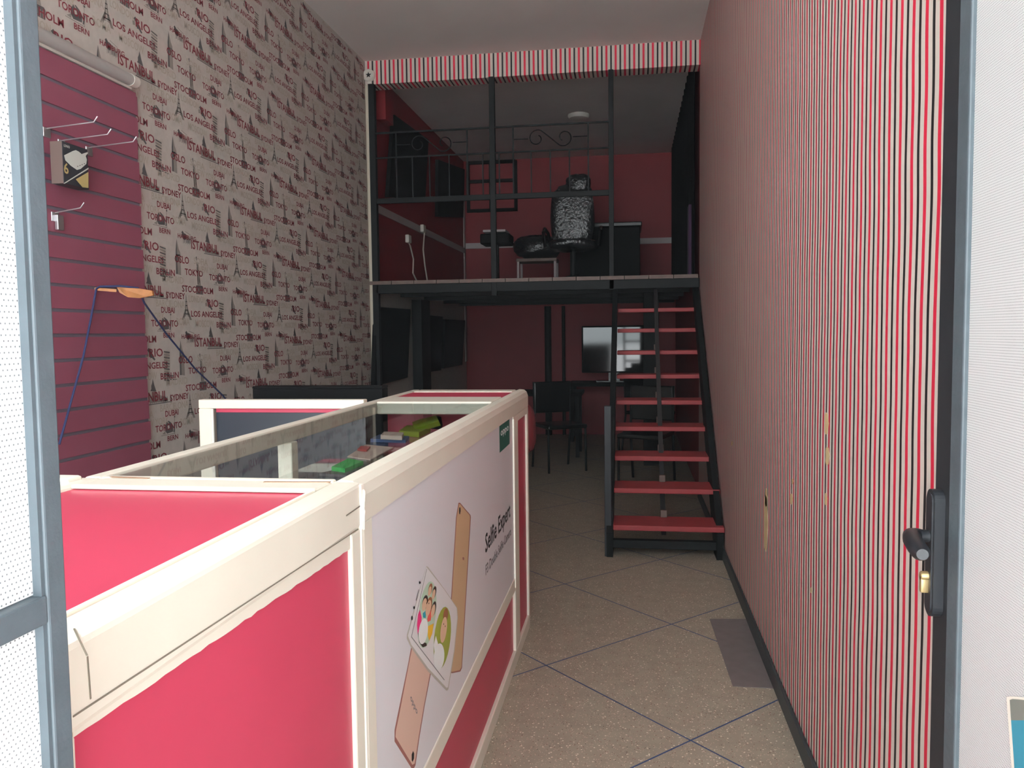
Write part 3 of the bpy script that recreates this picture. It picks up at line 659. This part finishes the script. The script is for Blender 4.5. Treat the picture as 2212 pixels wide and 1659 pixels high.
shelf_thing('pale_paper', 'pale sheet of paper on the glass shelf', 'paper', flat_box([(750, 986), (800, 992), (850, 966), (790, 960)], .003, z=zh), 'shelf_item_b')
shelf_thing('dark_green_box', 'dark green box behind the blue blister pack', 'box', flat_box([(862, 930), (905, 934), (930, 922), (880, 918)], .02, z=zh), 'olive')
shelf_thing('black_holder', 'black rounded phone holder below the lime green box', 'holder', MB().lathe([(.03, 0), (.036, .015), (.03, .05), (.012, .06)], dn(945, 925, zh), (0, 0, 1), 16), 'black_matt')
shelf_thing('black_phone', 'black phone lying on the shelf behind the dark green box', 'phone', flat_box([(850, 914), (885, 912), (892, 908), (862, 908)], .01, z=zh), 'black_gloss')

# --- return gate frame across the aisle
rg = thing('counter_gate', 'cream framed gate with dark panel between left wall and glass counter', 'gate', (-1.38, 3.0, 0))
r = MB(); r.box(-1.728, -1.035, 2.985, 3.03, 1.092, 1.128, 0, .004).box(-1.728, -1.672, 2.985, 3.03, 0, 1.092, 0, .004).box(-1.672, -1.035, 2.985, 3.03, 0, .06, 0, .004)
r.build('frame', 'cream_metal', rg)
MB().box(-1.672, -1.66, 2.975, 2.985, .06, 1.092, 0, .003).build('bead', 'white_plastic', rg)
MB().box(-1.66, -1.035, 3.00, 3.01, 1.075, 1.093).build('red_strip', 'red_board', rg)
MB().box(-1.66, -1.035, 3.00, 3.008, .06, 1.076).build('dark_panel', 'navy_dark', rg)
bc = thing('black_cabinet', 'low black cabinet just behind the cream framed gate', 'cabinet', (-1.35, 3.45, 0))
MB().box(-1.652, -1.06, 3.30, 3.38, .0, 1.15, 0, .004).build('body', 'black_matt', bc)
MB().box(-1.652, -1.06, 3.298, 3.382, 1.15, 1.16, 0, .002).build('top', 'black_matt', bc)

# ================================================================== MEZZANINE
mz = thing('mezzanine_platform', 'black steel mezzanine with plank deck and tall posts at the rear', 'mezzanine', (-.85, 6.8, 1.8))
dk = MB(); 
nx = 14
for k in range(nx):
    x0 = LX+.01+(RX-LX-.02)*k/nx; dk.box(x0, x0+(RX-LX-.02)/nx-.006, BY-.03, BACK-.02, 1.812, 1.842)
dk.build('deck', 'deck_wood', mz)
MB().box(LX+.06, RX-.005, BY-.02, BY+.04, 1.735, 1.812, 0, .004).build('edge_beam', 'black_metal', mz)
un = MB()
for yy in (7.6, 8.5, 9.4, 10.3): un.box(LX+.02, RX-.02, yy, yy+.06, 1.745, 1.812)
un.box(LX+.02, RX-.02, BY+.04, BACK-.02, 1.80, 1.812)
un.build('joist', 'black_metal', mz)
MB().box(LX+.032, LX+.085, BY-.02, BY+.035, 0, 3.515, 0, .003).build('post', 'black_metal', mz)
MB().box(-1.178, -1.132, BY-.022, BY+.024, 1.70, 3.515, 0, .003).build('post', 'black_metal', mz)
MB().box(-.187, -.147, BY-.02, BY+.02, 1.73, 3.515, 0, .003).build('post', 'black_metal', mz)
MB().box(.115, .27, 8.3, 8.4, 0, 1.80, 0, .004).build('column', 'black_metal', mz)
MB().box(LX+.085, -.187, BY-.012, BY+.018, 2.505, 2.55, 0, .003).build('guard_rail', 'black_metal', mz)
rl = thing('iron_railing', 'wrought iron railing with scrolls hung between the mezzanine posts', 'railing', (-1.2, BY, 2.5))
yr = BY
MB().box(LX+.085, -.187, yr-.007, yr+.007, 3.095, 3.109).build('top_rail', 'black_metal', rl)
MB().box(LX+.085, -.187, yr-.006, yr+.006, 2.886, 2.898).build('lower_rail', 'black_metal', rl)
for x in (-1.99, -1.372, -.98, -.354): MB().box(x-.006, x+.006, yr-.006, yr+.006, 2.55, 3.1).build('upright', 'black_metal', rl)
for x in (-1.85, -1.70, -1.53, -1.24, -1.10, -.83, -.67, -.51): MB().box(x-.005, x+.005, yr-.005, yr+.005, 2.55, 2.89).build('baluster', 'black_metal', rl)
def scroll(xa, xb):
    xm = (xa+xb)/2; L = xb-xa; z0 = 2.995; pts = []
    R0 = .073; cxl, cxr = xa+.20*L/.626, xb-.20*L/.626
    for k in range(26):   # left curl, opening outwards to the top
        t = math.radians(-420+k*(420+90-40)/25.0); rr = R0*(.35+.65*k/25)
        pts.append((cxl+rr*math.cos(math.pi-t*-1+math.pi), 0, 0)); pts.pop()
    left = []; right = []
    for k in range(30):
        s_ = k/29; ang = math.radians(60-s_*(390)); rr = R0*(1-.62*s_)
        left.append((cxl+rr*math.cos(ang), yr, z0+rr*math.sin(ang)))    # starts upper right of the curl and winds in
        right.append((cxr-rr*math.cos(ang), yr, z0-rr*math.sin(ang)))
    left = [(cxl+R0*(1-.62*s)*math.cos(math.radians(60+360*s)), yr, z0+R0*(1-.62*s)*math.sin(math.radians(60+360*s))) for s in [k/29 for k in range(30)]]
    right = [(2*xm-x, y, 2*z0-z) for x, y, z in left]
    m = MB().tube(left[::-1]+right, .0048, 7)
    m.tube([(xa, yr, z0), (cxl-R0, yr, z0)], .004, 6).tube([(cxr+R0, yr, z0), (xb, yr, z0)], .004, 6)
    m.build('scroll', 'black_metal', rl)
scroll(-.98, -.354); scroll(-1.99, -1.372)

# ---- staircase
st = thing('staircase', 'steep open staircase with red treads and black stringers along the striped wall', 'stairs', (.2, 5.6, 0))
TY = [4.843, 5.10, 5.39, 5.675, 5.93, 6.19, 6.39, 6.565, 6.71]; TZ = [.206, .384, .546, .712, .876, 1.052, 1.230, 1.405, 1.572]
for k, (y, z) in enumerate(zip(TY, TZ)):
    yb_ = y+.27 if k < 5 else y+.22
    MB().box(-.118, RX-.004, y, yb_, z-.032, z, 0, .005).build('tread', 'tread_red', st)
for x0 in (-.158, RX-.048):
    s_ = MB(); s_.prism([(x0, 4.87, .0), (x0, 5.03, .0), (x0, 6.92, 1.735), (x0, 6.72, 1.735), (x0, 4.84, .16)], (.038, 0, 0)); s_.build('stringer', 'black_metal', st)
MB().box(-.170, -.128, 4.88, 4.92, 0, .93, 0, .003).build('newel_post', 'dark_grey_metal', st)
MB().box(-.13, RX-.01, 4.90, 4.95, .05, .10, 0, .003).build('cross_bar', 'black_metal', st)
MB().prism([(.18, 5.05, .10), (.18, 5.13, .10), (.18, 6.96, 1.735), (.18, 6.88, 1.735)], (.03, 0, 0)).build('centre_strut', 'strut_grey', st)
for y, z in zip(TY[:7], TZ[:7]): MB().box(.175, .215, y+.235, y+.265, z, z+.045, 0, .003).build('strut_bracket', 'deck_wood', st)

# ---- things on and behind the mezzanine
sk = thing('lamp_socket', 'round white plastic lamp socket at the left end of the striped beam', 'socket', (-2.2, BY-.02, 3.6))
cs = at(797, 163, 1, BY-.01)
MB().lathe([(.052, 0), (.052, .018), (.044, .026), (.036, .022), (.028, .008)], (cs[0], BY, cs[2]), (0, -1, 0), 28).box(cs[0]-.014, cs[0]+.02, BY-.014, BY, cs[2]-.07, cs[2]-.04, 0, .004).build('body', 'white_plastic', sk)
s5 = [(cs[0]+(.026 if k % 2 == 0 else .011)*math.cos(k*math.pi/5+.3), BY-.024, cs[2]+(.026 if k % 2 == 0 else .011)*math.sin(k*math.pi/5+.3)) for k in range(10)]
MB().prism(s5, (0, -.002, 0)).build('contact_hole', 'print_black', sk)
tag(MB().lathe([(.115, 0), (.115, -.02), (.10, -.04), (.05, -.05)], (-.562, 8.76, ZC), (0, 0, 1), 32).build('ceiling_lamp', 'white_plastic'), 'round white ceiling lamp above the mezzanine', 'lamp')
def wall_slab(lab, TL_, TR_, BR_, BL_):
    P_ = [at(*q, 0, LX+.05) for q in (TL_, TR_, BR_, BL_)]
    m = MB(); m.prism([(LX+.02, p[1], p[2]) for p in P_], (.035, 0, 0)); t = thing('wall_screen', lab, 'screen', P_[3], 'black screens on the left wall')
    m.build('casing', 'black_matt', t)
    c = [sum(p[i] for p in P_)/4 for i in range(3)]
    MB().box(LX, LX+.02, c[1]-.15, c[1]+.15, c[2]-.1, c[2]+.1).build('bracket', 'black_metal', t)
wall_slab('large black screen on the upper left wall near the striped beam', (851, 248), (925, 302), (918, 430), (838, 426))
wall_slab('black screen on the upper left wall farther back by the corner', (946, 345), (1003, 366), (1000, 470), (945, 468))
wall_slab('wide black screen under the mezzanine nearest the city wallpaper', (813, 663), (886, 668), (880, 815), (808, 835))
wall_slab('black screen under the mezzanine past the black column', (912, 680), (956, 684), (952, 800), (906, 806))
wall_slab('black screen under the mezzanine in the rear corner', (962, 690), (1004, 692), (998, 788), (958, 796))
tag(MB().box(LX+.02, LX+.12, 8.0, 8.35, 0, 1.735).build('black_column', 'black_metal', origin=(LX+.07, 8.1, 0)), 'thick black column against the left wall under the mezzanine', 'column')
for i, (pa, pts, lab) in enumerate((((882, 512), [(886, 530), (893, 560), (892, 590), (900, 606)], 'white plug hanging on a cord low on the red wall'),
                                    ((914, 490), [(917, 500), (914, 540), (918, 575), (923, 606)], 'white plug at the pale border with cord hanging down'))):
    p = at(*pa, 0, LX+.03); t = thing('hanging_plug', lab, 'plug', p, 'plugs hanging on the rear red wall')
    MB().box(p[0]-.02, p[0]+.02, p[1]-.05, p[1]+.05, p[2]-.06, p[2]+.02, 0, .008).build('plug', 'white_plastic', t)
    MB().tube([(p[0], p[1], p[2]-.05)]+[(LX+.03, at(*q, 0, LX+.03)[1], max(at(*q, 0, LX+.03)[2], 1.85)) for q in pts], .008, 6).build('cord', 'string_white', t)
wm = thing('wall_grille', 'dark barred frame on the red rear wall beside the ceiling', 'grille', (-1.9, BACK-.03, 3.5))
w = MB()
for x in (-2.19, -1.88, -1.54): w.box(x-.02, x+.02, BACK-.05, BACK-.005, 3.02, 3.69)
for z in (3.68, 3.43, 3.04): w.box(-2.19, -1.54, BACK-.05, BACK-.005, z-.02, z+.02)
w.build('bars', 'black_matt', wm)

# office chair wrapped in plastic
def blob(mb, c, r, seg=20, rings=12, seed=1, amp=.05, mi=0, ex=(2, 2, 2)):
    rnd = random.Random(seed); ph = [rnd.uniform(0, 6.28) for _ in range(6)]; vs = []
    for i in range(rings+1):
        th = math.pi*i/rings
        for k in range(seg):
            a = 2*math.pi*k/seg
            n_ = 1+amp*(math.sin(3*a+ph[0]+2*th)+math.sin(5*a+4*th+ph[1])*.6+math.sin(9*a-6*th+ph[2])*.5)
            sg = lambda t, e: math.copysign(abs(t)**(2/e), t)
            vs.append((c[0]+r[0]*n_*math.sin(th)**(2/ex[2])*sg(math.cos(a), ex[0]), c[1]+r[1]*n_*math.sin(th)**(2/ex[2])*sg(math.sin(a), ex[0]), c[2]+r[2]*n_*sg(math.cos(th), ex[2])))
    fs = [(i*seg+k, i*seg+(k+1) % seg, (i+1)*seg+(k+1) % seg, (i+1)*seg+k) for i in range(rings) for k in range(seg)]
    return mb.add(vs, fs, mi, True)
oc = thing('office_chair', 'high backed black office chair in clear plastic wrap on the mezzanine', 'chair', (-.55, 8.4, 1.842))
blob(MB(), (-.55, 8.52, 2.93), (.13, .07, .10), seed=3, ex=(3, 3, 3)).build('headrest', 'plastic_wrap', oc)
blob(MB(), (-.61, 8.50, 2.58), (.23, .07, .33), seed=4, ex=(4, 4, 3.2)).build('backrest', 'plastic_wrap', oc)
blob(MB(), (-.60, 8.28, 2.27), (.25, .25, .06), seed=5, ex=(4, 4, 3)).build('seat', 'plastic_wrap', oc)
MB().tube([(-.60, 8.3, 1.93), (-.60, 8.3, 2.24)], .03, 10).build('gas_lift', 'black_metal', oc)
for s_ in (-1, 1):
    MB().tube([(-.60+s_*.27, 8.18, 2.25), (-.60+s_*.29, 8.18, 2.40), (-.60+s_*.29, 8.30, 2.45), (-.60+s_*.27, 8.45, 2.42), (-.60+s_*.25, 8.5, 2.3)], .018, 8).build('armrest', 'black_gloss', oc)
for k in range(5):
    a = 2*math.pi*k/5+.3; o = MB().tube([(-.60, 8.3, 1.95), (-.60+.27*math.cos(a), 8.3+.27*math.sin(a), 1.90)], [.025, .014], 8).build('base_leg', 'black_metal', oc)
    MB().lathe([(.026, -.01), (.026, .01)], (-.60+.27*math.cos(a), 8.3+.27*math.sin(a), 1.87), (1, 0, 0), 12).build('caster', 'black_matt', oc)
bd = thing('black_desk', 'large black desk or crate behind the wrapped chair', 'desk', (-.2, 8.2, 1.842))
MB().box(-.66, .09, 9.10, 9.70, 1.842, 2.55, 0, .01).build('body', 'black_matt', bd); MB().box(-.68, .11, 9.07, 9.73, 2.55, 2.60, 0, .01).build('top', 'black_gloss', bd)
ss = thing('small_stool', 'low stool with pale legs left of the wrapped chair', 'stool', (-1.0, 8.3, 1.842))
MB().box(-1.24, -.80, 8.63, 8.93, 2.15, 2.185, 0, .008).build('seat', 'deck_wood', ss)
for x in (-1.22, -.82):
    for y in (8.65, 8.91): MB().tube([(x, y, 1.842), (x, y, 2.15)], .014, 8).build('leg', 'border_white', ss)
wh = thing('wrapped_bundle', 'crumpled clear plastic bundle on the low stool', 'bundle', (-1.0, 8.3, 2.185))
blob(MB(), (-1.03, 8.78, 2.312), (.26, .15, .125), seed=9, amp=.08, ex=(2.5, 2.5, 2.5)).build('wrap', 'plastic_wrap', wh)
pr_ = thing('small_printer', 'dark printer with pale paper tray left of the plastic bundle', 'printer', (-1.45, 8.5, 1.842))
MB().box(-1.60, -1.28, 8.45, 8.75, 2.33, 2.44, 0, .015).build('body', 'black_matt', pr_); MB().box(-1.56, -1.32, 8.42, 8.70, 2.452, 2.475).build('paper_tray', 'border_white', pr_)
MB().box(-1.46, -1.42, 8.55, 8.6, 1.842, 2.33).build('stand', 'black_matt', pr_)
cu = MB(); nfold = 120; pts = []
for i in range(nfold+1):
    t = i/nfold; y = 6.94+t*3.5; pts.append((RX-.03-.014*math.sin(i*.9), y))
vs = []; 
for (x, y) in pts: vs += [(x, y, 1.845), (x, y, ZC-.02), (x-.008, y, 1.845), (x-.008, y, ZC-.02)]
fs = []
for i in range(nfold): a_ = i*4; fs += [(a_, a_+4, a_+5, a_+1), (a_+2, a_+3, a_+7, a_+6)]
cu.add(vs, fs, 0, True); cu.closed = lambda: False
tag(cu.build('dark_curtain', 'curtain', origin=(RX, 8, 1.85)), 'long black curtain along the right side of the mezzanine', 'curtain')
tag(MB().box(RX-.075, RX-.035, 6.98, 7.12, 1.845, 2.45, 0, .01).build('purple_cloth', 'purple', origin=(RX-.05, 7.05, 1.85)), 'dark purple cloth hanging at the striped wall edge on the mezzanine', 'cloth')

# ---- under the mezzanine
tv = thing('television', 'glossy flat television at the rear behind the staircase', 'television', (-.23, 10.3, 0))
T_ = MB().box(-.64, .17, 10.28, 10.33, .86, 1.46, 0, .01).build('bezel', 'black_matt', tv)
MB().box(-.62, .15, 10.274, 10.28, .88, 1.44).build('screen', 'screen', tv)
MB().box(-.30, -.16, 10.30, 10.36, .76, .87).box(-.45, -.01, 10.2, 10.45, .745, .76).build('stand', 'black_gloss', tv)
tt = thing('rear_table', 'dark table carrying the television at the back wall', 'table', (-.25, 10.35, 0))
MB().box(-.80, .35, 10.05, 10.65, .70, .74, 0, .005).build('top', 'black_matt', tt)
for x in (-.76, .31):
    for y in (10.1, 10.6): MB().box(x-.025, x+.025, y-.025, y+.025, 0, .70).build('leg', 'black_metal', tt)
for x, w in ((-1.12, .09), (-.91, .045)):
    tag(MB().tube([(x, BACK-.07, 0), (x, BACK-.07, 1.735)], w/2, 12).build('wall_pipe', 'black_metal', origin=(x, BACK-.07, 0)),
        'thick dark pipe on the lower red back wall' if w > .06 else 'thin dark pipe right of the thick pipe on the back wall', 'pipe', 'pipes on the rear wall')
def chair(x, y, rz, lab):
    t = thing('folding_chair', lab, 'chair', (0, 0, 0), 'dark chairs under the mezzanine')
    MB().box(-.21, .21, -.2, .2, .43, .47, 0, .012).build('seat', 'black_gloss', t)
    MB().box(-.2, .2, .19, .22, .56, .88, 0, .012).build('backrest', 'black_gloss', t)
    for sx_ in (-1, 1):
        MB().tube([(sx_*.2, -.18, 0), (sx_*.2, -.17, .43)], .012, 8).build('leg', 'black_metal', t)
        MB().tube([(sx_*.2, .26, 0), (sx_*.2, .19, .43), (sx_*.2, .21, .88)], .012, 8).build('leg', 'black_metal', t)
    t.location = (x, y, 0); t.rotation_euler = (0, 0, rz); return t
chair(-.72, 8.0, .5, 'dark chair under the mezzanine between the counter and the staircase')
chair(.12, 7.3, -.3, 'dark chair standing behind the lower stair treads')
chair(.20, 9.3, 2.4, 'dark chair in front of the television table')
dt = thing('dark_table', 'dark table under the mezzanine beyond the end of the counter', 'table', (-.9, 9.0, 0))
MB().box(-1.35, -.55, 8.75, 9.3, .68, .72, 0, .005).build('top', 'black_matt', dt)
for x in (-1.3, -.6):
    for y in (8.8, 9.25): MB().box(x-.02, x+.02, y-.02, y+.02, 0, .68).build('leg', 'black_metal', dt)
ps_ = at(1149, 930, 1, 4.4)
rb = thing('red_bag', 'dark red bag hanging on the far end of the poster counter', 'bag', (-.5, 3.72, 1.0))
blob(MB(), (-.505, 3.745, .93), (.05, .062, .11), seed=12, ex=(3, 3, 3)).build('sack', 'bag_red', rb)
MB().tube([(-.50, 3.74, 1.02), (-.50, 3.70, 1.09), (-.50, 3.679, 1.10)], .005, 8).build('strap', 'black_matt', rb)
MBp = [at(1533, 1337, 2, .002), at(1614, 1337, 2, .002), at(1672, 1487, 2, .002), at(1583, 1482, 2, .002)]
tag(MB().prism([(p[0], p[1], .0005) for p in MBp], (0, 0, .002)).build('floor_patch', 'patch', origin=MBp[0]), 'greyish rectangular sheet on the floor by the striped wall', 'sheet')

# ------------------------------------------------------------------ added scatter volume imitating lens veiling glare
hz = MB().box(LX+.001, RX-.001, FRONT+.01, BACK-.001, .001, ZC-.001).build('glare_volume', 'white_paint')
hm = bpy.data.materials.new('glare_volume'); hm.use_nodes = True; nt = hm.node_tree; nt.nodes.remove(nt.nodes['Principled BSDF'])
vs_ = nt.nodes.new('ShaderNodeVolumeScatter'); vs_.inputs['Color'].default_value = (.93, .96, 1, 1); vs_.inputs['Density'].default_value = .0034
vs_.inputs['Anisotropy'].default_value = 0.0
nt.links.new(vs_.outputs[0], nt.nodes['Material Output'].inputs['Volume']); hz.data.materials[0] = hm
tag(hz, kind='stuff', label='thin added volume imitating lens glare across the shop', cat='glare_volume')
